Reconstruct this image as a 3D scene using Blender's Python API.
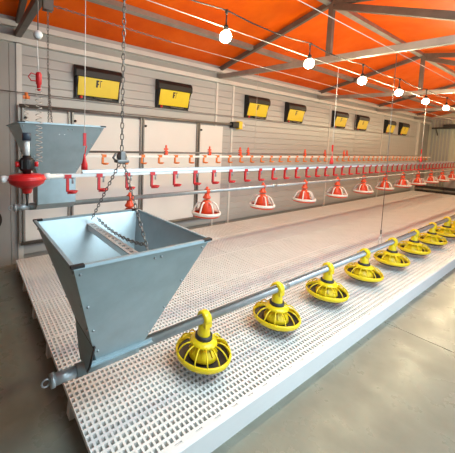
import bpy, math, random
from mathutils import Vector, Matrix
random.seed(7)
for o in list(bpy.data.objects): bpy.data.objects.remove(o)
scene = bpy.context.scene
COL = scene.collection
pi = math.pi

# ---------------------------------------------------------------- camera
# world: X along the feed lines, Y towards the side wall with the air inlets, Z up, metres
F_PX, YAW, PITCH, ROLL = 290.11, 0.98325, -0.07868, 0.02794
CAM = Vector((-1.206, -1.2877, 1.5341)); PX, PY = 162.35, 168.39
fwd = Vector((math.cos(YAW)*math.cos(PITCH), math.sin(YAW)*math.cos(PITCH), math.sin(PITCH)))
rt0 = Vector((math.sin(YAW), -math.cos(YAW), 0)); up0 = rt0.cross(fwd)
RT = rt0*math.cos(ROLL) + up0*math.sin(ROLL); UP = up0*math.cos(ROLL) - rt0*math.sin(ROLL)
cd = bpy.data.cameras.new('camera'); cam = bpy.data.objects.new('camera', cd); COL.objects.link(cam)
m = Matrix((RT, UP, -fwd)).transposed().to_4x4(); m.translation = CAM; cam.matrix_world = m
cd.sensor_width = 36; cd.sensor_fit = 'HORIZONTAL'; cd.lens = F_PX/455*36
cd.shift_x = (227.5-PX)/455; cd.shift_y = (PY-226.5)/455; cd.clip_start = 0.02
scene.camera = cam

def at(u, v, axis, val):
    """photo pixel -> point on the plane axis = val (the wall, floor or line the thing touches)"""
    d = fwd + RT*((u-PX)/F_PX) - UP*((v-PY)/F_PX)
    return CAM + d*((val-CAM[axis])/d[axis])

# ---------------------------------------------------------------- world, added daylight, exposure
w = bpy.data.worlds.new('world'); scene.world = w; w.use_nodes = True
bg = w.node_tree.nodes['Background']; bg.inputs[0].default_value = (0.62, 0.78, 1.0, 1); bg.inputs[1].default_value = 1.0
def area_light(name, loc, direction, sx, sy, power, color):
    l = bpy.data.lights.new(name, 'AREA'); l.shape = 'RECTANGLE'; l.size = sx; l.size_y = sy; l.energy = power; l.color = color
    o = bpy.data.objects.new(name, l); COL.objects.link(o); o.location = loc
    o.rotation_euler = Vector(direction).to_track_quat('-Z', 'Z').to_euler(); return o
area_light('added_gate_fill', (2.0, -2.9, 1.2), (0, 1, 0.0), 5.0, 2.1, 62, (0.74, 0.93, 1.0))  # added cool fill from behind the camera, set in the gate opening
area_light('added_overhead_fill', (0.75, -1.55, 2.83), (0, 0.22, -1), 2.9, 1.1, 82, (0.74, 0.93, 1.0))  # added fill from above, cools and brightens the near slats and hopper
scene.view_settings.view_transform = 'Standard'; scene.view_settings.look = 'None'
scene.view_settings.gamma = 1; scene.view_settings.use_curve_mapping = False
scene.view_settings.exposure = 0.0
BULB_POWER = 400.0

# ---------------------------------------------------------------- materials
MATS = {}
def mat(name, col, rough=0.5, metal=0.0, noise=0.0, scale=8.0, bump=0.0, bscale=None, col2=None, emit=None, stretch=None, rvar=0.0):
    if name in MATS: return MATS[name]
    mt = bpy.data.materials.new(name); mt.use_nodes = True; nt = mt.node_tree; N = nt.nodes; L = nt.links
    b = N['Principled BSDF']; b.inputs['Base Color'].default_value = (*col, 1); b.inputs['Roughness'].default_value = rough; b.inputs['Metallic'].default_value = metal
    if emit:
        b.inputs['Emission Color'].default_value = (*emit[0], 1); b.inputs['Emission Strength'].default_value = emit[1]
    if noise or bump or rvar:
        tc = N.new('ShaderNodeTexCoord'); mp = N.new('ShaderNodeMapping'); L.new(tc.outputs['Object'], mp.inputs['Vector'])
        if stretch: mp.inputs['Scale'].default_value = stretch
        nz = N.new('ShaderNodeTexNoise'); nz.inputs['Scale'].default_value = scale; nz.inputs['Detail'].default_value = 6; nz.inputs['Roughness'].default_value = 0.6
        L.new(mp.outputs[0], nz.inputs['Vector'])
        if noise:
            mx = N.new('ShaderNodeMix'); mx.data_type = 'RGBA'
            c2 = col2 or tuple(max(0, c*(1-noise)) for c in col)
            mx.inputs['A'].default_value = (*col, 1); mx.inputs['B'].default_value = (*c2, 1)
            rp = N.new('ShaderNodeMapRange'); rp.inputs[1].default_value = 0.35; rp.inputs[2].default_value = 0.68
            L.new(nz.outputs[0], rp.inputs[0]); L.new(rp.outputs[0], mx.inputs['Factor']); L.new(mx.outputs['Result'], b.inputs['Base Color'])
        if rvar:
            r2 = N.new('ShaderNodeMapRange'); r2.inputs[1].default_value = 0.3; r2.inputs[2].default_value = 0.7
            r2.inputs[3].default_value = max(0.03, rough-rvar); r2.inputs[4].default_value = rough+rvar
            L.new(nz.outputs[0], r2.inputs[0]); L.new(r2.outputs[0], b.inputs['Roughness'])
        if bump:
            n2 = N.new('ShaderNodeTexNoise'); n2.inputs['Scale'].default_value = bscale or scale*3; n2.inputs['Detail'].default_value = 4
            L.new(mp.outputs[0], n2.inputs['Vector'])
            bp = N.new('ShaderNodeBump'); bp.inputs['Strength'].default_value = bump; bp.inputs['Distance'].default_value = 0.01
            L.new(n2.outputs[0], bp.inputs['Height']); L.new(bp.outputs[0], b.inputs['Normal'])
    MATS[name] = mt; return mt

M_FLOOR = mat('concrete', (0.205, 0.222, 0.178), 0.30, 0, 0.3, 3.2, 0.05, 14, col2=(0.150, 0.158, 0.125), rvar=0.10)
M_JOINT = mat('joint_grout', (0.06, 0.055, 0.05), 0.9, 0, 0.2, 20)
M_SLAT = mat('slat_plastic', (0.83, 0.84, 0.82), 0.42, 0, 0.08, 3)
M_CURB = mat('curb_plastic', (0.78, 0.80, 0.80), 0.4, 0, 0.06, 2)
M_SIDING = mat('siding_white', (0.46, 0.455, 0.44), 0.38, 0, 0.08, 2, stretch=(0.3, 1, 2))
M_WALLGREY = mat('wall_grey', (0.37, 0.36, 0.34), 0.5, 0, 0.12, 1.5)
M_TRIM = mat('trim_white', (0.70, 0.68, 0.64), 0.4, 0, 0.1, 3)
M_SHEET = mat('sheet_white', (0.78, 0.76, 0.72), 0.5, 0, 0.05, 1.5)
M_ROOF = mat('roof_orange', (0.88, 0.135, 0.002), 0.45, 0, 0.35, 1.4, 0.12, 2.5, col2=(0.74, 0.085, 0.001), rvar=0.08)
M_ROOF.node_tree.nodes['Principled BSDF'].inputs['Specular IOR Level'].default_value = 0.15
M_STEEL = mat('truss_steel', (0.165, 0.135, 0.115), 0.5, 0.3, 0.3, 6)
M_PURLIN = mat('purlin_steel', (0.36, 0.33, 0.30), 0.45, 0.4, 0.25, 5)
M_GALV = mat('galvanised', (0.40, 0.51, 0.555), 0.36, 0.45, 0.14, 9, 0.03, 30)
M_GALVIN = mat('galvanised_spangle', (0.62, 0.70, 0.74), 0.38, 0.6, 0.2, 22)
M_PIPE = mat('pipe_zinc', (0.44, 0.48, 0.50), 0.34, 0.5, 0.2, 12)
M_TUBE = mat('frame_tube', (0.27, 0.25, 0.225), 0.42, 0.6, 0.2, 8)
M_ALU = mat('aluminium', (0.72, 0.73, 0.72), 0.32, 0.75, 0.1, 6, stretch=(0.2, 2, 2))
M_PVC = mat('pvc_white', (0.80, 0.79, 0.76), 0.35, 0, 0.04, 5)
M_YEL = mat('yellow_plastic', (0.86, 0.66, 0.012), 0.32, 0, 0.06, 8)
M_RED = mat('red_plastic', (0.66, 0.020, 0.022), 0.33, 0, 0.08, 8)
M_PANRED = mat('pan_orange_red', (0.80, 0.075, 0.022), 0.35, 0, 0.08, 8)
M_ORANGE = mat('orange_plastic', (0.80, 0.20, 0.03), 0.4, 0, 0.08, 8)
M_BLACK = mat('black_plastic', (0.009, 0.0085, 0.0085), 0.5, 0, 0.2, 10)
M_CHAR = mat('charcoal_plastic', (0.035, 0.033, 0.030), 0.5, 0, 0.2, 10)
M_PANWHITE = mat('pan_white', (0.84, 0.80, 0.75), 0.4, 0, 0.05, 6)
M_CHAIN = mat('chain_steel', (0.22, 0.21, 0.20), 0.4, 0.8, 0.25, 20)
M_WIRE = mat('wire', (0.62, 0.58, 0.52), 0.5, 0.3, 0.1, 10)
M_CORD = mat('nylon_cord', (0.82, 0.80, 0.76), 0.6, 0, 0.05, 10)
M_BLUECAP = mat('cap_slate', (0.05, 0.07, 0.10), 0.45, 0, 0.1, 10)
M_GLASS = mat('bulb_lit', (1, 0.9, 0.75), 0.3, 0, emit=((1.0, 0.85, 0.52), BULB_POWER))
M_INLETYEL = mat('inlet_yellow', (0.80, 0.60, 0.008), 0.4, 0, 0.05, 6)
M_DARK = mat('dark_metal', (0.05, 0.045, 0.04), 0.5, 0.3, 0.2, 6)

# ---------------------------------------------------------------- mesh builder
class MB:
    def __init__(s): s.v = []; s.f = []; s.sm = []
    def add(s, vs, fs, smooth=False):
        n = len(s.v); s.v += [tuple(p) for p in vs]; s.f += [tuple(i+n for i in f) for f in fs]; s.sm += [smooth]*len(fs); return s
    def box(s, a, b):
        x0, y0, z0 = a; x1, y1, z1 = b
        return s.add([(x0,y0,z0),(x1,y0,z0),(x1,y1,z0),(x0,y1,z0),(x0,y0,z1),(x1,y0,z1),(x1,y1,z1),(x0,y1,z1)],
                     [(0,3,2,1),(4,5,6,7),(0,1,5,4),(1,2,6,5),(2,3,7,6),(3,0,4,7)])
    def bar(s, p, q, wd, ht, upv=(0,0,1)):
        p = Vector(p); q = Vector(q); t = (q-p).normalized(); u = Vector(upv)
        if abs(t.dot(u)) > .99: u = Vector((1,0,0))
        sd = t.cross(u).normalized(); u = sd.cross(t)
        vs = [b + sd*(sx*wd/2) + u*(sz*ht/2) for b in (p, q) for sx, sz in ((-1,-1),(1,-1),(1,1),(-1,1))]
        return s.add(vs, [(3,2,1,0),(4,5,6,7),(0,1,5,4),(1,2,6,5),(2,3,7,6),(3,0,4,7)])
    def tube(s, pts, r, n=10, closed=False, cap=True):
        pts = [Vector(p) for p in pts]; k = len(pts); rs = r if isinstance(r, (list, tuple)) else [r]*k
        vs = []; prev = None
        for i, p in enumerate(pts):
            a = pts[i-1] if (i > 0 or closed) else p; b = pts[(i+1) % k] if (i < k-1 or closed) else p
            t = (b-a).normalized()
            if prev is None:
                u = Vector((0,0,1)) if abs(t.z) < .9 else Vector((1,0,0))
            else: u = prev
            u = (u - t*u.dot(t)).normalized(); prev = u; sd = t.cross(u)
            for j in range(n):
                an = 2*pi*j/n; vs.append(p + (u*math.cos(an) + sd*math.sin(an))*rs[i])
        fs = []
        for i in range(k if closed else k-1):
            i2 = (i+1) % k
            for j in range(n): fs.append((i*n+j, i*n+(j+1) % n, i2*n+(j+1) % n, i2*n+j))
        s.add(vs, fs, True)
        if cap and not closed:
            b0 = len(s.v)-len(vs)
            s.f.append(tuple(b0+j for j in reversed(range(n)))); s.sm.append(False)
            s.f.append(tuple(b0+(k-1)*n+j for j in range(n))); s.sm.append(False)
        return s
    def lathe(s, prof, n=24, origin=(0,0,0), axis='Z', smooth=True):
        """profile of (radius, height); revolved round an axis through origin"""
        ox, oy, oz = origin; vs = []; k = len(prof)
        for r, h in prof:
            for j in range(n):
                a = 2*pi*j/n; c, d = r*math.cos(a), r*math.sin(a)
                vs.append((ox+c, oy+d, oz+h) if axis == 'Z' else ((ox+h, oy+c, oz+d) if axis == 'X' else (ox+d, oy+h, oz+c)))
        fs = [(i*n+j, i*n+(j+1) % n, (i+1)*n+(j+1) % n, (i+1)*n+j) for i in range(k-1) for j in range(n)]
        return s.add(vs, fs, smooth)
    def prism(s, poly, axis, a, b):
        """poly of 2D points extruded along an axis from a to b"""
        def P(p, h): return (h, p[0], p[1]) if axis == 0 else ((p[0], h, p[1]) if axis == 1 else (p[0], p[1], h))
        n = len(poly); vs = [P(p, a) for p in poly]+[P(p, b) for p in poly]
        return s.add(vs, [tuple(range(n)), tuple(reversed(range(n, 2*n)))]+[(j, (j+1) % n, n+(j+1) % n, n+j) for j in range(n)])
    def mesh(s, name, material):
        me = bpy.data.meshes.new(name); me.from_pydata(s.v, [], s.f); me.materials.append(material)
        me.polygons.foreach_set('use_smooth', s.sm); me.update()
        import bmesh
        bm = bmesh.new(); bm.from_mesh(me); bmesh.ops.recalc_face_normals(bm, faces=bm.faces); bm.to_mesh(me); bm.free()
        return me
    def build(s, name, material, parent=None, bevel=0):
        return link(name, s.mesh(name, material), parent, bevel)
def link(name, me, parent=None, bevel=0, loc=None, rot=None):
    o = bpy.data.objects.new(name, me); COL.objects.link(o); o.parent = parent
    if loc is not None: o.location = loc
    if rot is not None: o.rotation_euler = rot
    if bevel:
        b = o.modifiers.new('bevel', 'BEVEL'); b.width = bevel; b.segments = 2; b.limit_method = 'ANGLE'
    return o
def tag(o, label=None, cat=None, group=None, kind=None):
    for k, v in (('label', label), ('category', cat), ('group', group), ('kind', kind)):
        if v: o[k] = v
    return o
def empty(name, loc, label, cat, group=None, rz=0):
    o = bpy.data.objects.new(name, None); COL.objects.link(o); o.location = loc; o.rotation_euler = (0,0,rz); o.empty_display_size = .1
    return tag(o, label, cat, group)
def copy_tree(o, loc, label):
    c = o.copy(); COL.objects.link(c); c.location = loc; c['label'] = label
    for ch in list(o.children):
        d = ch.copy(); COL.objects.link(d); d.parent = c
        for g in list(ch.children):
            e = g.copy(); COL.objects.link(e); e.parent = d
    return c
ORD = ['nearest', 'second', 'third', 'fourth', 'fifth', 'sixth', 'seventh', 'eighth', 'ninth', 'tenth', 'eleventh', 'twelfth', 'thirteenth', 'fourteenth']

# ================================================================= SETTING
WY = 2.66                       # face of the side wall
XL, XR, YF = -3.6, 14.6, -3.0   # other walls
RIDGE_Y, RIDGE_Z, EAVE_Z = 0.70, 3.42, 2.985
SL = (RIDGE_Z-EAVE_Z)/(WY-RIDGE_Y)
def roof_z(y): return RIDGE_Z - SL*abs(y-RIDGE_Y)

# floor: concrete slabs with saw-cut joints
fl = MB().box((XL, YF, -0.12), (XR, WY+.1, -0.012)).build('floor', M_JOINT); tag(fl, kind='structure')
jx = [XL, -2.62, 1.885, 6.4, 10.9, XR]
for a, b in zip(jx[:-1], jx[1:]):
    MB().box((a+.003, YF, -0.012), (b-.003, WY+.1, 0)).build('slab', M_FLOOR, fl)

# side wall: core, horizontal siding planks, grey panel at the left
wb = MB().box((XL, WY+.03, 0), (XR, WY+.18, 3.1)).build('wall_back', M_WALLGREY); tag(wb, kind='structure')
PH = 0.118
z = 0.10; i = 0
plank = None
xs0, xs1 = -0.66, 13.1
while z < 2.70:
    h = min(PH, 2.712-z)
    pm = MB().prism([(WY+.035, z), (WY+.003, z+.001), (WY, z+.008), (WY, z+h-.008), (WY+.006, z+h-.001), (WY+.035, z+h-.001)], 0, xs0, xs1)
    pm.build('siding_plank', M_SIDING, wb); z += PH
for x0, x1 in ((XL, -2.2), (-2.195, -1.45), (-1.445, -0.80), (-0.795, -0.72)):
    MB().box((x0, WY+.005, 0.0), (x1, WY+.04, 2.712)).build('wall_panel', M_WALLGREY, wb)
MB().box((-0.72, WY-.012, 0.0), (-0.66, WY+.04, 2.712)).build('corner_post', M_TRIM, wb)
for px in (216.5, 233):
    x = at(px, 100, 1, WY).x
    MB().box((x-.022, WY-.014, 0.0), (x+.022, WY+.03, 2.712)).build('cover_strip', M_TRIM, wb)
for x in (6.6, 9.9):
    MB().box((x-.02, WY-.012, 0.0), (x+.02, WY+.03, 2.712)).build('cover_strip', M_TRIM, wb)
MB().box((13.1, WY-.03, 0.0), (13.28, WY+.04, 2.712)).build('corner_post', M_TRIM, wb)
# eave trims under the roof
t1 = MB().box((XL, WY-.05, 2.70), (XR, WY+.03, 2.765)).build('trim_1', M_TRIM); tag(t1, kind='structure')
t2 = MB().box((XL, WY-.015, 2.765), (XR, WY+.03, 2.865)).build('trim_2', M_WALLGREY); tag(t2, kind='structure')
t3 = MB().box((XL, WY-.08, 2.865), (XR, WY+.03, 2.925)).build('trim_3', M_TRIM); tag(t3, kind='structure')
t4 = MB().box((XL, WY-.02, 2.925), (XR, WY+.03, 2.99)).build('trim_4', M_SIDING); tag(t4, kind='structure')

# end wall, far end: grey wall with corrugated sheets
M_END = mat('end_wall_beige', (0.66, 0.65, 0.52), 0.5, 0, 0.1, 1.5)
wr = MB().box((XR, YF, 0), (XR+.12, WY+.18, 3.5)).build('wall_right', M_END); tag(wr, kind='structure')
x = XR
for k in range(16):
    y = WY-.06-k*.1
    MB().prism([(y, 0), (y-.02, 0), (y-.03, 0), (y-.05, 0), (y-.06, 0), (y-.1, 0), (y-.1, .01), (y, .01)], 2, .1, 2.85) if False else None
    MB().box((x-.035, y-.055, 0.1), (x, y, 2.95)).build('corrugation', M_SIDING if k < 6 else M_END, wr)
wl = MB().box((XL-.12, YF, 0), (XL, WY+.18, 3.5)).build('wall_left', M_WALLGREY); tag(wl, kind='structure')
# wall behind the camera, its wide gate opening added for the cool front light
wf = MB().box((XL, YF-.12, 0), (-0.6, YF, 3.1)).box((4.6, YF-.12, 0), (XR, YF, 3.1)).box((-0.6, YF-.12, 2.3), (4.6, YF, 3.1)).build('wall_front', M_WALLGREY); tag(wf, kind='structure')

# roof: two slopes of orange sheet
cl = MB().prism([(WY+.2, roof_z(WY+.2)), (RIDGE_Y, RIDGE_Z), (YF-.2, roof_z(YF-.2)), (YF-.2, roof_z(YF-.2)+.08), (RIDGE_Y, RIDGE_Z+.08), (WY+.2, roof_z(WY+.2)+.08)], 0, XL-.1, XR+.1).build('ceiling', M_ROOF)
tag(cl, kind='structure')
for y in (1.90, RIDGE_Y+.03, RIDGE_Y-.45-.62, -2.0):
    zz = roof_z(y)-.004
    n = Vector((0, -SL if y > RIDGE_Y else SL, 1)).normalized()
    MB().bar((XL, y, zz-.035), (XR, y, zz-.035), .06, .07, (0, SL if y > RIDGE_Y else -SL, 1)).build('purlin', M_PURLIN, cl)

# skylight added in the unseen near slope, a glowing sheet for cool overhead light
def slope_pt(y, dz): return roof_z(y)+dz
sky = MB()
sky.add([(x, y, roof_z(y)-.006-d) for d in (0, .008) for x, y in ((-.75, -2.15), (2.25, -2.15), (2.25, -.95), (-.75, -.95))],
        [(0,1,2,3), (7,6,5,4), (0,4,5,1), (1,5,6,2), (2,6,7,3), (3,7,4,0)])
so = sky.build('added_skylight', mat('added_skylight_glow', (.8, .88, .9), .4, 0, emit=((.74, .93, 1.0), 3.0))); tag(so, kind='structure')
for a, b in (((-.78, -2.18), (2.28, -2.18)), ((-.78, -.92), (2.28, -.92)), ((-.78, -2.18), (-.78, -.92)), ((2.28, -2.18), (2.28, -.92))):
    MB().bar((a[0], a[1], roof_z(a[1])-.02), (b[0], b[1], roof_z(b[1])-.02), .05, .04).build('added_skylight_frame', M_TRIM, so)

# ================================================================= ROOF TRUSSES
TX = [-0.70, 2.585, 5.95, 9.30, 12.65]
TL = ['steel roof truss at the left above the red regulator', 'nearest full steel roof truss, with king post and light lower beam', 'steel roof truss next behind the large one',
      'steel roof truss seen small behind the lit bulbs', 'farthest steel roof truss near the end wall']
def chord_z(y): return 2.80 - (2.66-y)*0.066
for k, x in enumerate(TX):
    t = empty('roof_truss', (x, WY, 2.72), TL[k], 'truss', 'roof trusses')
    R = lambda y, z: (0, y-WY, z-2.72)
    ys = -2.6
    MB().bar(R(WY-.02, chord_z(WY)), R(ys, chord_z(ys)), .07, .075).build('bottom_chord', M_STEEL if k == 0 else M_PURLIN, t, .006)
    zt = lambda y: roof_z(y)-.045 - (.03 if y < WY-.3 else 0)
    MB().bar(R(WY-.02, roof_z(WY)-.06), R(RIDGE_Y, roof_z(RIDGE_Y)-.06), .06, .07).build('rafter', M_STEEL, t, .005)
    MB().bar(R(ys, roof_z(ys)-.06), R(RIDGE_Y, roof_z(RIDGE_Y)-.06), .06, .07).build('rafter', M_STEEL, t, .005)
    MB().bar(R(RIDGE_Y, chord_z(RIDGE_Y)), R(RIDGE_Y, RIDGE_Z-.09), .06, .06).build('king_post', M_STEEL, t, .004)
    MB().bar(R(RIDGE_Y-.04, RIDGE_Z-.12), R(-0.95, chord_z(-.95)+.02), .06, .075).build('brace', M_STEEL, t, .004)
    MB().box((-.05, -.03, -.02), (.05, -.0, .24)).build('wall_plate', M_PURLIN, t)

# ================================================================= SLATTED PLATFORM
PZ = 0.132; X0 = -0.776; TLN = 1.2; NT = 11; X1 = X0+TLN*NT
YB = [-0.305+.5495*k for k in range(6)]   # five rows of tiles
pf = empty('slatted_floor', (X0, YB[0], 0), 'raised white plastic slatted floor running the length of the house', 'slatted floor')
# one tile with through holes
def tile_mesh():
    mb = MB(); L, Wd, H = TLN-.003, .5495-.003, .028
    nx, ny = 40, 15; hx, hy = .0185, .0235; bx = .0115; by = .012
    ex = (L-nx*hx-(nx-1)*bx)/2; ey = (Wd-ny*hy-(ny-1)*by)/2
    xs = [0]; ys = [0]
    for i in range(nx): xs += [ex+i*(hx+bx), ex+i*(hx+bx)+hx]
    for j in range(ny): ys += [ey+j*(hy+by), ey+j*(hy+by)+hy]
    xs.append(L); ys.append(Wd)
    NX, NY = len(xs), len(ys)
    top = [(x, y, 0) for y in ys for x in xs]; bot = [(x, y, -H) for y in ys for x in xs]
    T = lambda i, j: j*NX+i
    B = lambda i, j: NX*NY+j*NX+i
    fs = []
    for j in range(NY-1):
        for i in range(NX-1):
            if i % 2 == 1 and j % 2 == 1:
                q = [(i, j), (i+1, j), (i+1, j+1), (i, j+1)]
                for a in range(4):
                    p, r = q[a], q[(a+1) % 4]; fs.append((T(*p), T(*r), B(*r), B(*p)))
            else:
                fs.append((T(i, j), T(i+1, j), T(i+1, j+1), T(i, j+1)))
                fs.append((B(i, j+1), B(i+1, j+1), B(i+1, j), B(i, j)))
    for i in range(NX-1):
        fs.append((T(i, 0), B(i, 0), B(i+1, 0), T(i+1, 0))); fs.append((T(i+1, NY-1), B(i+1, NY-1), B(i, NY-1), T(i, NY-1)))
    for j in range(NY-1):
        fs.append((T(0, j+1), B(0, j+1), B(0, j), T(0, j))); fs.append((T(NX-1, j), B(NX-1, j), B(NX-1, j+1), T(NX-1, j+1)))
    mb.add(top+bot, fs); return mb
me = tile_mesh().mesh('slat_tile', M_SLAT)
for i in range(NT):
    for j in range(5):
        link('slat_tile', me, pf, loc=(i*TLN+.0015, YB[j]-YB[0]+.0015+(0.012 if j == 0 else 0), PZ + random.uniform(-.0015, .0)))
# supports
for j in range(6):
    y = YB[j]-YB[0]
    if j > 0: MB().box((.03, y-.012, .055), (X1-X0-.03, y+.012, PZ-.029)).build('support_beam', M_SLAT, pf)
    if j < 5: MB().box((.03, y+.20, .075), (X1-X0-.03, y+.235, PZ-.029)).box((.03, y+.36, .075), (X1-X0-.03, y+.39, PZ-.029)).build('support_beam', M_SLAT, pf)
lm = MB().add([(-.03,-.028,0),(.03,-.028,0),(.03,.028,0),(-.03,.028,0),(-.022,-.02,.104),(.022,-.02,.104),(.022,.02,.104),(-.022,.02,.104)],
              [(0,3,2,1),(4,5,6,7),(0,1,5,4),(1,2,6,5),(2,3,7,6),(3,0,4,7)]).mesh('foot', M_SLAT)
for i in range(NT+1):
    for j in range(1, 6):
        link('foot', lm, pf, loc=(min(max(i*TLN, .03), X1-X0-.03), YB[j]-YB[0]-(.02 if j == 5 else 0), 0))
# front kerb: face board plus slotted lip
MB().prism([(-.022, 0), (0, 0), (0, PZ-.03), (.012, PZ-.004), (.0, PZ+.001), (-.014, PZ+.0), (-.022, PZ-.010)], 0, 0, X1-X0).build('front_board', M_CURB, pf)
lip = MB()
n = int((X1-X0)/.128)
for k in range(n):
    lip.box((k*.128, -.001, PZ-.006), (k*.128+.088, .014, PZ+.0005))
lo = lip.build('slotted_lip', M_CURB, pf)

# ================================================================= GREY FRAMED COVER SHEETS ON THE WALL
yw = WY-.045
cf = empty('wall_cover_frame', (-0.69, WY, .26), 'white cover sheets in a grey tube frame on the side wall', 'wall panel')
def rel(o, p): return Vector(p)-o.location
ztop, zbot = 1.965, .262
vx = [-0.68, at(70, 111, 1, WY).x, at(141, 118, 1, WY).x, at(197, 122, 1, WY).x]
xend = at(221, 150, 1, WY).x
for a, b in zip(vx, vx[1:]+[xend]):
    MB().box(rel(cf, (a+.01, WY-.03, zbot+.02)), rel(cf, (b-.005, WY-.016, ztop-.05))).build('sheet', M_SHEET, cf)
MB().tube([rel(cf, (-0.70, yw-.02, ztop)), rel(cf, (at(232, 123, 1, WY).x, yw-.02, ztop))], .022, 10).build('top_rail', M_TUBE, cf)
MB().tube([rel(cf, (-0.70, yw-.01, zbot)), rel(cf, (xend, yw-.01, zbot))], .022, 10).build('bottom_rail', M_TUBE, cf)
for x in vx:
    MB().box(rel(cf, (x-.035, yw-.015, zbot)), rel(cf, (x-.012, yw+.02, ztop))).box(rel(cf, (x+.012, yw-.015, zbot)), rel(cf, (x+.035, yw+.02, ztop))).build('upright', M_TUBE, cf)
    MB().lathe([(.0, -.02), (.018, -.02), (.018, .0), (0, .0)], 10, rel(cf, (x+.05, yw-.01, ztop-.14)), 'Y').build('stop_bolt', M_BLACK, cf)
# actuator at the end of the top rail
ax = at(236, 124, 1, WY).x
ac = empty('rail_actuator', (ax, WY, ztop-.08), 'black and yellow actuator box at the end of the grey top rail', 'actuator')
MB().box((-.20, -.115, .02), (-.03, -.02, .13)).build('gearbox', M_BLACK, ac, .012)
MB().box((-.03, -.11, .0), (.07, -.02, .15)).build('motor_housing', M_INLETYEL, ac, .012)
MB().lathe([(0, 0), (.04, 0), (.045, .05), (.03, .07), (0, .07)], 14, (.07, -.065, .075), 'X').build('end_cap', M_PVC, ac)
MB().box((-.1, -.03, .03), (.02, 0, .11)).build('bracket', M_TUBE, ac)

# ================================================================= AIR INLETS
inlet_px = [(97, 84), (172, 94), (255, 106), (293, 112), (338, 118), (360, 121), (388, 125), (402, 128)]
IX = [at(u, v, 1, WY).x for u, v in inlet_px]
IL = ['yellow and black air inlet above the two hoppers, first from the corner post', 'yellow and black air inlet, second from the corner post, above the white sheets',
      'yellow and black air inlet just right of the rail actuator', 'yellow and black air inlet, fourth from the corner post', 'yellow and black air inlet, fifth from the corner post',
      'yellow and black air inlet, sixth from the corner post', 'yellow and black air inlet, last but one before the end wall', 'yellow and black air inlet nearest the end wall']
def make_inlet():
    t = empty('air_inlet', (IX[0], WY, 2.13), IL[0], 'air inlet', 'air inlets along the side wall')
    W2, H = .325, .44
    f = MB()
    f.box((-W2, -.03, 0), (W2, 0, .035)).box((-W2, -.03, H-.12), (W2, 0, H)).box((-W2, -.03, .03), (-W2+.03, 0, H-.1)).box((W2-.03, -.03, .03), (W2, 0, H-.1))
    f.build('frame', M_BLACK, t, .004)
    MB().box((-W2+.02, -.012, .03), (W2-.02, -.004, H-.1)).build('throat', M_CHAR, t)
    MB().prism([(-.03, H), (-.09, H-.02), (-.125, H-.075), (-.125, H-.155), (-.10, H-.165), (-.03, H-.165)], 0, -W2-.006, W2+.006).build('hood', M_BLACK, t, .006)
    # flap: hinged above, tilting out
    fp = MB().prism([(-.100, H-.160), (-.112, H-.160), (-.060, .045), (-.048, .045)], 0, -W2+.035, W2-.035).build('flap', M_INLETYEL, t, .003)
    for sx in (-1, 1):
        x = sx*(W2-.022)
        MB().prism([(-.03, .02), (-.055, .03), (-.075, .14), (-.062, .17), (-.10, .23), (-.118, H-.15), (-.03, H-.1)], 0, x-.009, x+.009).build('cheek', M_BLACK, t)
    # printed mark on the flap: a black block letter beside a thin line
    def onflap(z): return -.112+(H-.160-z)*(.052/(H-.205))-.0015
    mk = MB()
    def blk(x0, x1, z0, z1):
        mk.add([(x0, onflap(z0), z0), (x1, onflap(z0), z0), (x1, onflap(z1), z1), (x0, onflap(z1), z1)], [(0,1,2,3)])
    blk(-.048, -.006, .238, .258); blk(-.048, -.022, .165, .238); blk(-.022, -.008, .20, .218); blk(.008, .016, .17, .258); blk(.016, .034, .246, .258)
    mk.build('printed_mark', M_BLACK, fp)
    MB().tube([(-.06, -.06, .03), (.1, -.075, .018), (.2, -.06, .03)], .009, 6).build('flap_lever', M_TUBE, t)
    MB().lathe([(0, -.02), (.02, -.02), (.02, 0), (0, 0)], 10, (-W2+.08, -.06, .02), 'Y').build('lever_knob', M_RED, t)
    return t
inl = make_inlet()
for k in range(1, 8): copy_tree(inl, (IX[k], WY, 2.13), IL[k])
rod = MB().tube([(-2.5, WY-.075, 2.118), (12.6, WY-.075, 2.118)], .006, 6).build('inlet_control_rod', M_TUBE)
tag(rod, 'thin grey control rod running along the wall under the air inlets', 'rod')

# ================================================================= FEED LINES
S1, PZ1, Y2, PZ2 = 0.75, .459, 1.24, 1.010
def feed_pipe(y, z, label, x0, x1):
    t = empty('feed_pipe', (x0, y, z), label, 'pipe')
    MB().tube([(0, 0, 0), (x1-x0, 0, 0)], .0225, 16).build('tube', M_PIPE, t)
    return t
p1 = feed_pipe(0, PZ1, 'long galvanised feed pipe carrying the yellow pans', -0.60, 11.9)
p2 = feed_pipe(Y2, PZ2, 'galvanised feed pipe carrying the red pans', -0.60, 12.6)
# thin tube above the yellow line
MB().tube([(.0, .0, .034), (12.5, .0, .034)], .006, 6).build('anti_perch_wire', M_TUBE, p1)
cpl = MB().lathe([(.0225, -.05), (.028, -.05), (.028, .05), (.0225, .05)], 14, (0,0,0), 'X').mesh('pipe_coupling', M_PIPE)
for x in (1.42, 4.4, 7.4, 10.4): link('pipe_coupling', cpl, p1, loc=(x, 0, 0))
for x in (2.98, 5.6, 8.6): link('pipe_coupling', cpl, p2, loc=(x, 0, 0))

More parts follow.
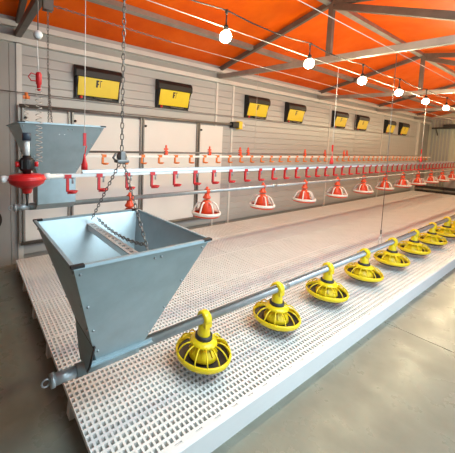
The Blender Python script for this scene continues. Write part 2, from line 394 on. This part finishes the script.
def clamp_mesh(pz, neck_r):
    mb = MB()
    mb.lathe([(.024, -.025), (.042, -.025), (.047, -.018), (.047, .018), (.042, .025), (.024, .025)], 20, (0,0,pz+.006), 'X')
    return mb
def make_yellow_pan():
    t = empty('feeder_pan', (0, 0, .190), 'yellow feeder pan nearest the large hopper', 'feeder pan', 'yellow feeder pans')
    pz = PZ1-.190
    c = clamp_mesh(pz, .04); c.lathe([(.030, pz-.03), (.036, pz-.045), (.039, .19), (.042, .160)], 20)
    c.box((-.026, -.042, pz-.04), (.026, .042, pz)).box((.01, .036, pz-.02), (.03, .075, pz-.008))
    c.build('clamp_neck', M_YEL, t)
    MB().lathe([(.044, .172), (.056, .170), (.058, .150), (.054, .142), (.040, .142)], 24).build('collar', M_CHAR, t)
    MB().lathe([(.040, .152), (.062, .148), (.084, .136), (.092, .124), (.088, .118), (.065, .126), (.04, .13)], 28).build('top_ring', M_YEL, t)
    MB().lathe([(.035, .130), (.055, .105), (.080, .072), (.092, .058), (.096, .036), (.09, .03)], 28).build('feed_cone', M_YEL, t)
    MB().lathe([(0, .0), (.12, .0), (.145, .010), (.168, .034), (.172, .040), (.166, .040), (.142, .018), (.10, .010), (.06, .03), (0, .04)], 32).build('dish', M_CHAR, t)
    MB().lathe([(.160, .034), (.170, .030), (.181, .040), (.186, .056), (.184, .070), (.177, .074), (.171, .066), (.170, .046)], 40).build('rim', M_YEL, t)
    n = 14
    prof = [(.088, .126), (.115, .125), (.143, .114), (.165, .094), (.178, .070)]
    rm = MB()
    rm.tube([(r, 0, z) for r, z in prof], [.0048]*5, 6)
    rme = rm.mesh('rib', M_YEL)
    for k in range(n): link('rib', rme, t, rot=(0, 0, 2*pi*k/n+.1))
    fin = MB().bar((.052, 0, .108), (.088, 0, .064), .006, .02).mesh('cone_fin', M_YEL)
    for k in range(8): link('cone_fin', fin, t, rot=(0, 0, 2*pi*k/8))
    return t
yp = make_yellow_pan()
for ch in yp.children:
    if ch.name.split('.')[0] != 'clamp_neck': ch.scale = (.945, .945, 1)
for k in range(1, 15):
    lab = f'{ORD[k]} yellow feeder pan counted from the large hopper' if k < 13 else ('far yellow feeder pan near the end of the pipe' if k == 13 else 'last yellow feeder pan at the far end of the pipe')
    c = copy_tree(yp, (k*S1, 0, .190), lab); c.rotation_euler.z = random.uniform(-.15, .15)
yp['label'] = 'nearest yellow feeder pan, beside the large hopper'

def make_red_pan():
    pz = .300
    t = empty('chick_feeder_pan', (1.13, Y2, PZ2-pz), 'red and white feeder pan nearest the hoppers', 'feeder pan', 'red and white feeder pans')
    c = MB().lathe([(.024, -.022), (.034, -.022), (.036, 0), (.034, .022), (.024, .022)], 16, (0,0,pz), 'X')
    c.lathe([(.0, pz+.058), (.012, pz+.054), (.018, pz+.03)], 10).lathe([(.026, pz-.02), (.032, pz-.05), (.046, pz-.066), (.048, pz-.080), (.036, pz-.088)], 20)
    c.build('clamp_neck', M_PANRED, t)
    MB().lathe([(.036, .198), (.058, .165), (.072, .11), (.086, .060), (.082, .05)], 24).build('feed_cone', M_PANRED, t)
    MB().lathe([(.0, .0), (.12, .0), (.156, .008), (.168, .036), (.160, .038), (.145, .02), (.0, .012)], 28).build('dish', M_PANRED, t)
    MB().lathe([(.150, .032), (.168, .028), (.174, .044), (.168, .064), (.152, .062), (.146, .044)], 32).build('rim', M_PANWHITE, t)
    arm = MB().tube([(.045, 0, .170), (.078, 0, .172), (.110, 0, .150), (.136, 0, .10), (.156, 0, .05)], .0095, 6).mesh('grill_arm', M_PANWHITE)
    for k in range(6): link('grill_arm', arm, t, rot=(0, 0, 2*pi*k/6+.35))
    return t
red_px = [(209, 190), (262, 185), (307, 181), (341, 177), (366, 174), (387, 172)]
RX = [1.12+1.03*k for k in range(11)]
rp = make_red_pan(); rp.location.x = RX[0]; rp['label'] = 'nearest red and white feeder pan, first right of the hopper'
for k in range(1, 11):
    c = copy_tree(rp, (RX[k], Y2, rp.location.z), f'{ORD[k]} red and white feeder pan counted from the hopper' if k < 10 else 'farthest red and white feeder pan by the end wall')
    c.rotation_euler.z = random.uniform(0, 1)
# the red pan half hidden behind the large hopper
c = copy_tree(rp, (0.10, Y2, rp.location.z), 'red and white feeder pan half hidden behind the rim of the large hopper'); c.rotation_euler.z = .2

# ================================================================= HOPPERS
RIVET = MB().lathe([(0, -.006), (.0042, -.0042), (.006, 0), (.0042, .0042), (0, .006)], 8).mesh('rivet', M_PIPE)
def make_hopper(y, dz, label, rear=False):
    t = empty('feed_hopper', (-0.6175, y, PZ1+dz), label, 'hopper')
    hx, hy, zr = .3075, .344, .657
    bx0, bx1, by, zb = (-.145, .150, .10, .27) if rear else (-.120, .135, .075, .075)
    top = [(-hx,-hy,zr), (hx,-hy,zr), (hx,hy,zr), (-hx,hy,zr)]; bot = [(bx0,-by,zb), (bx1,-by,zb), (bx1,by,zb), (bx0,by,zb)]
    names = ['front_panel', 'side_panel', 'back_panel', 'side_panel']
    cen = Vector((0, 0, .4))
    for k in range(4):
        a, b = Vector(top[k]), Vector(top[(k+1) % 4]); c, d = Vector(bot[(k+1) % 4]), Vector(bot[k])
        n = (b-a).cross(d-a).normalized()
        if n.dot(cen-a) < 0: n = -n
        vs = [a, b, c, d]+[p+n*.004 for p in (a, b, c, d)]
        mb = MB().add(vs, [(0,1,2,3), (7,6,5,4), (0,4,5,1), (1,5,6,2), (2,6,7,3), (3,7,4,0)])
        o = mb.build(names[k], M_GALV, t)
        # rolled rim and rivets belong to the panel
        e = MB().bar(a+Vector((0,0,.0)), b+Vector((0,0,.0)), .014, .012); e.build('rim_fold', M_GALV, o)
        out = -n
        spots = []
        for f in (.06, .36, .62, .88):
            for s0, s1 in ((a, d), (b, c)): spots.append(s0.lerp(s1, f) + ((a+b)/2-s0)*.06)
        if k == 0: spots += [a.lerp(b, .55)+(d-a).normalized()*.04+Vector((dx, 0, 0)) for dx in (-.016, .016)]
        for p in spots: link('rivet', RIVET, o, loc=p+out*.001)
    # black edge clips at the rim corners
    for (x, yy) in ((-hx, -hy), (hx, -hy), (-hx, hy), (hx, hy)):
        sx, sy = (1 if x < 0 else -1), (1 if yy < 0 else -1)
        MB().box((min(x-.008*sx, x+.038*sx), min(yy-.008*sy, yy+.012*sy), zr-.002), (max(x-.008*sx, x+.038*sx), max(yy-.008*sy, yy+.012*sy), zr+.0075)).build('corner_clip', M_BLACK, t)
    # perforated cross bar for the chain
    cb = empty_part('cross_bar', t)
    b = MB(); x = -.012; nb = 15
    for s in (-1, 1): b.box((x+s*.019-.003, -.300, zr-.075), (x+s*.019+.003, .300, zr-.045))
    for j in range(nb+1):
        yy = -.300+.60*j/nb; b.box((x-.022, yy-.012, zr-.048), (x+.022, yy+.012, zr-.043))
    b.box((x-.022, -.310, zr-.048), (x-.008, .310, zr-.0435)).box((x+.008, -.310, zr-.048), (x+.022, .310, zr-.0435))
    me = b.mesh('cross_bar', M_ALU); cb.data = me
    # outlet trough round the pipe
    if rear: MB().prism([(-by-.002, zb+.004), (-by-.002, .03), (-.03, -.025), (.03, -.025), (by+.002, .03), (by+.002, zb+.004)], 0, bx0-.002, bx1+.002).build('outlet_trough', M_GALV, t)
    else: MB().prism([(-by+.004, zb+.004), (-by+.008, .060), (-.030, .012), (-.022, -.02), (.022, -.02), (.030, .012), (by-.008, .060), (by-.004, zb+.004)], 0, bx0-.002, bx1+.002).build('outlet_trough', M_GALV, t)
    if not rear: MB().box((bx0-.03, -by-.018, zb-.012), (bx1+.045, -by-.001, zb-.008)).box((bx0-.03, -by-.005, zb-.012), (bx1+.045, -by-.001, zb+.006)).build('trough_flange', M_GALV, t)
    if not rear: MB().box((bx0-.03, by+.001, zb-.03), (bx1+.045, by+.02, zb-.008)).build('trough_flange', M_ALU, t)
    # left end plate with dark edging
    sp = t if rear else MB().prism([(-.135, .185), (.135, .185), (.075, .05), (.05, .015), (-.05, .015), (-.075, .05)], 0, bx0-.034, bx0-.028).build('end_plate', M_GALV, t)
    if not rear: MB().tube([(bx0-.031, .135, .185), (bx0-.031, -.135, .185), (bx0-.031, -.075, .05), (bx0-.031, -.05, .015)], .006, 6).build('edge_strip', M_BLACK, sp)
    # tail tube with end cap and eye
    MB().tube([(bx1-.02, 0, 0), (-.19, 0, 0)], .030, 18).build('auger_boot', M_GALV, t)
    tt = MB().tube([(-.19, 0, 0), (-.30, 0, 0)], .026, 18).build('tail_tube', M_PIPE, t)
    MB().lathe([(0, -.006), (.031, -.006), (.031, .012), (.026, .012)], 18, (-.30, 0, 0), 'X').build('end_cap', M_PIPE, tt)
    MB().tube([(-.325+.018*math.cos(a), .0, .018*math.sin(a)) for a in [2*pi*j/10 for j in range(10)]], .004, 6, closed=True).build('ring_eye', M_PIPE, tt)
    return t
def empty_part(name, parent):
    o = bpy.data.objects.new(name, bpy.data.meshes.new(name)); COL.objects.link(o); o.parent = parent; return o
make_hopper(0, 0, 'large galvanised feed hopper in the foreground on the yellow pan line')
make_hopper(Y2, PZ2-PZ1, 'grey feed hopper hanging behind the red water regulator', True)

# ---------------------------------------------------------------- chains
def chain(path, label, name='suspension_chain', pitch=.022, r=.0025, wd=.007):
    pts = [Vector(p) for p in path]; mb = MB(); o0 = pts[0]; flip = 0
    seg = [(pts[i], pts[i+1]) for i in range(len(pts)-1)]; carry = 0.0
    for a, b in seg:
        L = (b-a).length; t = (b-a)/L; u = Vector((0,0,1)) if abs(t.z) < .8 else Vector((1,0,0))
        s1 = t.cross(u).normalized(); s2 = t.cross(s1).normalized(); d = carry
        while d < L:
            c = a+t*d; sd = (s1+s2).normalized() if flip else (s1-s2).normalized(); flip = 1-flip
            hl = pitch*.5+r*.6
            ring = [c + t*(hl*math.cos(q) + (0.25*hl if math.cos(q) > 0 else -.25*hl)*(abs(math.cos(q)) > .1)) *.85 + sd*(wd*math.sin(q)) - o0 for q in [2*pi*j/8 for j in range(8)]]
            mb.tube(ring, r, 5, closed=True); d += pitch
        carry = d-L
    o = mb.build(name, M_CHAIN); o.location = o0
    return tag(o, label, 'chain')
def sag(a, b, drop, n=8):
    a, b = Vector(a), Vector(b)
    return [a.lerp(b, k/n)-Vector((0, 0, drop*4*(k/n)*(1-k/n))) for k in range(n+1)]
sh = (-.588, 0, 1.462); HX = -.63
zb1 = PZ1+.657-.03
chain([(-.588, 0, roof_z(0)-.02), (-.588, 0, 1.492)], 'vertical steel chain holding up the large foreground hopper', pitch=.027, r=.0028, wd=.0078)
chain([(-.590, .01, 1.45), (HX, .30, zb1+.01)], 'chain leg from the shackle to the back of the large hopper')
chain([(-.584, -.01, 1.45), (-.60, -.285, zb1+.015)], 'chain leg from the shackle to the front of the large hopper')
chain(sag((HX+.03, .27, zb1+.02), (-.60, -.26, zb1+.03), .025), 'slack chain lying along the cross bar in the large hopper')
s = empty('chain_shackle', (-.588, 0, 1.44), 'steel shackle block joining chains above the large hopper', 'shackle')
MB().lathe([(0, -.014), (.022, -.014), (.026, 0), (.022, .014), (0, .014)], 14, (0, 0, .035), 'Y').build('wheel', M_CHAIN, s)
MB().box((-.032, -.02, .005), (.032, .02, .020)).box((-.014, -.018, .0), (.014, .018, .06)).build('body', M_CHAIN, s, .003)
MB().tube([(-.03, 0, .012), (-.045, 0, .03), (-.03, 0, .05)], .006, 6).build('latch', M_CHAIN, s)
chx = -.662
z2r = PZ2+.657
chain([(chx, Y2, 2.60), (chx, Y2, 2.08)], 'vertical chain above the rear grey hopper', pitch=.027, r=.0026, wd=.0078)
chain([(chx, Y2-.01, 2.08), (-.70, Y2-.29, z2r-.0)], 'left chain leg of the rear grey hopper')
chain([(chx+.01, Y2+.01, 2.08), (-.60, Y2+.28, z2r-.0)], 'right chain leg of the rear grey hopper')
pb = empty('chain_pulley', (chx, Y2, 2.58), 'steel pulley block on the truss above the rear hopper', 'pulley')
MB().lathe([(0, -.016), (.03, -.016), (.024, 0), (.03, .016), (0, .016)], 16, (0, 0, .03), 'Y').build('wheel', M_CHAIN, pb)
MB().box((-.038, -.024, .0), (.038, -.018, .10)).box((-.038, .018, .0), (.038, .024, .10)).box((-.038, -.024, .09), (.038, .024, .105)).build('housing', M_STEEL, pb)

# ================================================================= WINCH CABLES, LAMPS
def cable(pts, r, material, label, name='winch_cable', cat='cable'):
    o0 = Vector(pts[0]); o = MB().tube([Vector(p)-o0 for p in pts], r, 6).build(name, material); o.location = o0
    return tag(o, label, cat)
def arc(x0, x1, y, z, dr, n=14):
    return [(x0+(x1-x0)*k/n, y, z-dr*4*(k/n)*(1-k/n)) for k in range(n+1)]
cable([(-3.4, 0, 2.615), (13.5, 0, 2.565)], .003, M_WIRE, 'pale winch cable under the roof above the yellow pan line')
cable([(-3.4, .5, 2.56), (-.155, .5, 2.518), (13.5, .5, 2.47)], .0032, M_WIRE, 'pale winch cable under the roof above the red drinker line')
chain([(-.64, Y2, 2.63), (.55, Y2, 2.595)], 'thin chain running back from the pulley under the orange roof', pitch=.03, r=.0028, wd=.008)
cable([(.55, Y2, 2.595), (12.9, Y2, 2.54)], .003, M_WIRE, 'pale winch cable under the roof above the red pan line')
# drop wires
def drop(x, y, z0, z1, label, material=M_CORD, r=.0028, hook=True):
    o = MB().tube([(0,0,0), (0,0,z0-z1)], r, 6).build('drop_wire', material); o.location = (x, y, z1)
    return tag(o, label, 'wire')
def loop_wire(x, label, ztop):
    t = empty('hanger_wire', (x, 0, PZ1), label, 'wire')
    MB().tube([(-.045, 0, .028), (-.052, 0, .06), (-.02, 0, .12), (0, 0, .16), (.02, 0, .12), (.052, 0, .06), (.045, 0, .028)], .004, 6).build('wire_loop', M_WIRE, t)
    MB().lathe([(0, .15), (.008, .155), (.008, .20), (0, .205)], 8).build('wire_clip', M_CHAIN, t)
    MB().tube([(0, 0, .16), (.0, 0, ztop-PZ1)], .0032, 6).build('strand', M_CHAIN, t)
loop_wire(2.62, 'dark hanger wire with loop between the fourth and fifth yellow pans', 2.58)
loop_wire(5.95, 'dark hanger wire with loop far along the yellow pan line', 2.575)
loop_wire(9.3, 'dark hanger wire with loop near the end of the yellow pan line', 2.57)
# lamps
LY = .405
LX = [at(u, v, 2, 2.40).x for u, v in [(226, 36), (308, 63), (362, 80), (396, 93), (423, 101), (444, 108)]]
LX = [LX[0]+1.178*k for k in range(12)]  # string lengthened out of view, last bulbs added to brighten the end wall
cpts = []
for k in range(-4, 12):
    x = LX[0]+1.178*k; cpts.append((x, LY, 2.595))
    if k < 11: cpts += [(x+1.178*f, LY, 2.595-.03*4*f*(1-f)) for f in (.25, .5, .75)]
cable(cpts, .006, M_BLACK, 'black festoon cable carrying the light bulbs', 'festoon_cable', 'cable')
def make_lamp():
    t = empty('light_bulb', (LX[0], LY, 2.40), '', 'light bulb', 'bulbs on the festoon cable')
    MB().lathe([(0, .200), (.014, .198), (.014, .180), (.008, .172), (.008, .16), (.0, .16)], 10).tube([(0, 0, .07), (0, 0, .195)], .006, 6).build('lead', M_BLACK, t)
    MB().lathe([(0, .085), (.012, .084), (.019, .072), (.021, .04), (.018, .034), (0, .034)], 14).build('socket', M_BLACK, t)
    MB().lathe([(.0, -.050), (.016, -.0475), (.030, -.040), (.041, -.026), (.0455, -.008), (.043, .010), (.034, .026), (.022, .036), (.015, .04)], 16).build('bulb', M_GLASS, t)
    return t
lp = make_lamp(); lp['label'] = 'nearest lit bulb hanging below the orange roof'
for k in range(1, 12):
    copy_tree(lp, (LX[k], LY, 2.40), f'{ORD[k]} lit bulb counted from the near end of the string' if k < 11 else 'farthest lit bulb on the string, added out of view')

# ================================================================= DRINKER LINES
DZ, DY = 1.334, .5
dl = empty('drinker_line', (-0.84, DY, DZ), 'aluminium drinker line with red nipples and cups', 'drinker line')
XE = 12.2
MB().prism([(-.016, .012), (.016, .012), (.016, .020), (.006, .022), (.006, .031), (.010, .034), (-.010, .034), (-.006, .031), (-.006, .022), (-.016, .020)], 0, .22, XE).build('stabiliser_profile', M_ALU, dl)
MB().box((.06, -.011, -.011), (XE, .011, .0115)).build('water_pipe', M_PVC, dl, .002)
nm = MB()
nm.box((-.020, -.015, -.016), (.020, .015, .008)).box((-.008, -.008, -.100), (.008, .006, -.014)).lathe([(0, -.112), (.022, -.110), (.034, -.094), (.031, -.094), (.018, -.104), (0, -.105)], 14, (.030, -.004, 0))
nm.box((.0, -.012, -.112), (.03, .004, -.100))
nme = nm.mesh('nipple_arm', M_RED)
pin = MB().tube([(.032, 0, -.016), (.032, 0, -.05)], .006, 6).tube([(.024, 0, -.012), (.040, 0, -.012)], .010, 6).mesh('nipple_pin', M_PIPE)
k = 0; x = -.71
while x < XE-.9:
    o = link('nipple_arm', nme, dl, loc=(x+.84, 0, 0))
    if x < 3.5: link('nipple_pin', pin, o)
    x += .2013
D2Y, D2Z = 1.77, 1.395
d2 = empty('drinker_line', (-.8, D2Y, D2Z), 'rear drinker line with orange nipples under a thin grey tube', 'drinker line')
MB().tube([(0, 0, .050), (12.1, 0, .050)], .012, 8).build('stabiliser_tube', M_TUBE, d2)
MB().box((0, -.012, -.012), (12.1, .012, .012)).build('water_pipe', M_PVC, d2, .002)
nm = MB()
nm.box((-.028, -.016, -.010), (.022, .016, .022)).box((-.028, -.010, -.085), (-.006, .006, -.01)).lathe([(0, -.095), (.028, -.092), (.044, -.074), (.038, -.074), (.02, -.085), (0, -.086)], 12, (.014, -.004, 0))
om = nm.mesh('nipple_arm', M_ORANGE)
x = -.7
while x < 11.1:
    link('nipple_arm', om, d2, loc=(x+.8, 0, 0)); x += .2485
hm = MB().box((-.02, -.018, .02), (.02, .018, .075)).box((-.008, -.008, .07), (.008, .008, .145)).box((-.03, -.006, .085), (.03, .006, .105)).mesh('hanger_clip', M_PANRED)
for px in (166, 209.5, 240, 248, 305, 325, 344, 347):
    xx = at(px, 152, 1, D2Y).x; link('hanger_clip', hm, d2, loc=(xx+.8, 0, 0))
# suspension cords of the red drinker line, each with a red adjuster
def drinker_cord(x, label):
    t = bpy.data.objects.new('suspension_cord', None); COL.objects.link(t); t.parent = dl; t.location = (x+.84, 0, .034)
    MB().lathe([(0, 0), (.020, .0), (.020, .03), (.013, .055), (.008, .075), (.005, .10), (0, .10)], 12).build('adjuster', M_RED, t)
    MB().box((-.009, -.006, .15), (.009, .006, .23)).tube([(0, 0, .09), (.012, 0, .15)], .004, 6).build('cord_lock', M_RED, t)
    MB().tube([(0, 0, .09), (0, 0, 2.512-.0035*x-DZ-.034)], .0023, 6).build('cord', M_CORD, t)
drinker_cord(-.605, 'white cord with red adjusters beside the rear hopper')
drinker_cord(2.44, 'white cord with red adjuster in the middle of the drinker line')
drinker_cord(5.6, 'white cord with red adjuster at the far part of the drinker line')
drinker_cord(9.0, 'white cord with red adjuster nearest the end wall')
for x in TX[1:4]:
    MB().tube([(x+.8, 0, .06), (x+.8, 0, chord_z(D2Y)-.03-D2Z)], .0022, 6).build('suspension_cord', M_WIRE, d2)

# water pressure regulator on the near end of the red drinker line
rg = empty('pressure_regulator', (-.937, DY, 1.242), 'red water pressure regulator with black valve and white standpipe', 'regulator')
MB().lathe([(0, .005), (.022, .0), (.026, .008), (.028, .022), (.038, .032), (.066, .042), (.090, .058), (.097, .076), (.097, .092), (.090, .104), (.055, .112), (.0, .113)], 32).build('body', M_RED, rg)
MB().lathe([(.094, .074), (.101, .077), (.101, .086), (.094, .089)], 32).build('clamp_ring', M_RED, rg)
MB().lathe([(0, -.075), (.006, -.07), (.011, .004), (0, .004)], 10).build('drain_tube', M_DARK, rg)
MB().lathe([(0, -.130), (.018, -.130), (.020, -.124), (.020, -.104), (.017, -.115), (.017, -.09), (0, -.09)], 16, (0, 0, .084), 'X').build('end_plug', M_PVC, rg)
cn = MB().lathe([(0, .09), (.020, .09), (.020, .122), (.014, .124), (.014, .20), (0, .20)], 16, (0, 0, .092), 'X').build('outlet_connector', M_PVC, rg)
v = MB().lathe([(0, .108), (.022, .108), (.022, .125), (.034, .130), (.040, .145), (.040, .185), (.034, .198), (.022, .203), (.022, .215), (0, .215)], 20).build('valve', M_BLACK, rg)
for j in range(8):
    a = 2*pi*j/8; MB().bar((.036*math.cos(a), .036*math.sin(a), .14), (.036*math.cos(a), .036*math.sin(a), .19), .010, .012).build('valve_ridge', M_BLACK, v)
for s_ in (-1, 1):
    MB().lathe([(0, 0), (.014, 0), (.016, .018*s_), (0, .02*s_)], 12, (.040*s_, 0, .165), 'X').build('wing_knob', M_RED, rg)
sp = MB().tube([(0, 0, .21), (0, 0, .30)], .016, 14).build('standpipe', M_PVC, rg)
MB().lathe([(.016, .30), (.024, .298), (.024, .335), (.020, .342), (0, .342)], 16).build('standpipe_cap', M_BLUECAP, sp)

# coil hoses
def coil(x, y, z0, z1, r, turns, label, topmat, head):
    t = empty('coil_hose', (x, y, z0), label, 'hose')
    n = turns*10
    MB().tube([(r*math.cos(2*pi*j/10), r*math.sin(2*pi*j/10), (z1-z0)*j/n) for j in range(n+1)], .0022, 5).build('spiral', M_WIRE, t)
    h = z1-z0
    if head:
        MB().lathe([(0, h-.02), (.010, h-.015), (.011, h+.015), (.016, h+.02), (.017, h+.075), (.012, h+.085), (0, h+.085)], 14).build('handle', M_RED, t)
        MB().tube([(-.014, 0, h+.07), (-.04, 0, h+.076), (-.054, 0, h+.055), (-.04, 0, h+.035), (-.014, 0, h+.035)], .0035, 6).build('handle_loop', M_RED, t)
        MB().tube([(0, 0, h+.08), (-.008, 0, h+.26)], .003, 5).build('cord', M_CORD, t)
    else:
        MB().box((-.03, -.01, h), (.03, .01, h+.03)).lathe([(0, h), (.016, h), (.016, h+.06), (0, h+.06)], 10).build('fitting', M_ORANGE, t)
coil(-.868, DY+.02, 1.42, 1.845, .017, 15, 'pale coil hose with red handle hanging in front of the rear hopper', M_RED, True)
coil(-.745, D2Y, D2Z+.06, 1.94, .018, 14, 'coil hose with orange fitting near the corner post', M_ORANGE, False)
pu = empty('cord_pulley', at(38, 35, 1, DY+.02), 'small white pulley below the left truss', 'pulley')
MB().lathe([(0, -.010), (.024, -.010), (.018, 0), (.024, .010), (0, .010)], 14, (0, 0, 0), 'Y').build('wheel', M_PVC, pu)
MB().tube([(0, 0, .02), (.0, 0, 2.525-at(38, 35, 1, DY+.02).z)], .003, 6).build('hook', M_CHAIN, pu)

# ================================================================= FAR END AND SMALL THINGS
# wall fan edge at the left
fc = at(-3, 220, 1, WY)
fn = empty('rubber_ring', (fc.x, WY, fc.z-.15), 'black round rubber ring on the wall at the left edge', 'ring')
MB().lathe([(.11, -.03), (.15, -.03), (.155, .0), (.11, .0)], 28, (-.10, 0, .15), 'Y').build('ring', M_BLACK, fn)
MB().lathe([(0, -.012), (.11, -.012), (.11, -.004), (0, -.004)], 24, (-.10, 0, .15), 'Y').build('disc', M_DARK, fn)
# far end: dark trough behind the slats and grey stand
tr = empty('end_trough', (12.75, 1.9, 0), 'dark steel trough at the far end of the slatted floor', 'trough')
MB().box((-.05, -1.6, .10), (.25, .55, .16)).box((-.05, -1.6, .24), (.0, .55, .34)).build('trough_body', M_DARK, tr)
for yy in (-1.5, -.5, .45): MB().box((.0, yy-.04, 0), (.2, yy+.04, .10)).build('trough_leg', M_DARK, tr)
st = empty('grey_cabinet', (13.3, 1.55, 0), 'grey steel cabinet at the far right behind the last red pans', 'cabinet')
MB().box((-.2, -.25, 0.05), (.2, .22, .95)).build('body', M_WALLGREY, st, .01)
MB().box((-.215, -.22, .1), (-.2, .19, .9)).build('door', M_SIDING, st)
MB().box((-.2, -.25, 0), (.2, .22, .05)).build('plinth', M_DARK, st)
sf = empty('wall_shelf', (XR-.03, 2.1, 2.50), 'dark shelf bracket high on the end wall', 'shelf')
MB().box((-.35, -.55, 0), (0, .42, .05)).build('board', M_DARK, sf)
for yy in (-.45, .3): MB().bar((-.3, yy, 0), (-.01, yy, -.25), .03, .03).build('bracket', M_STEEL, sf)
MB().box((-.3, -.3, .05), (-.05, .1, .16)).build('motor', M_CHAR, sf)
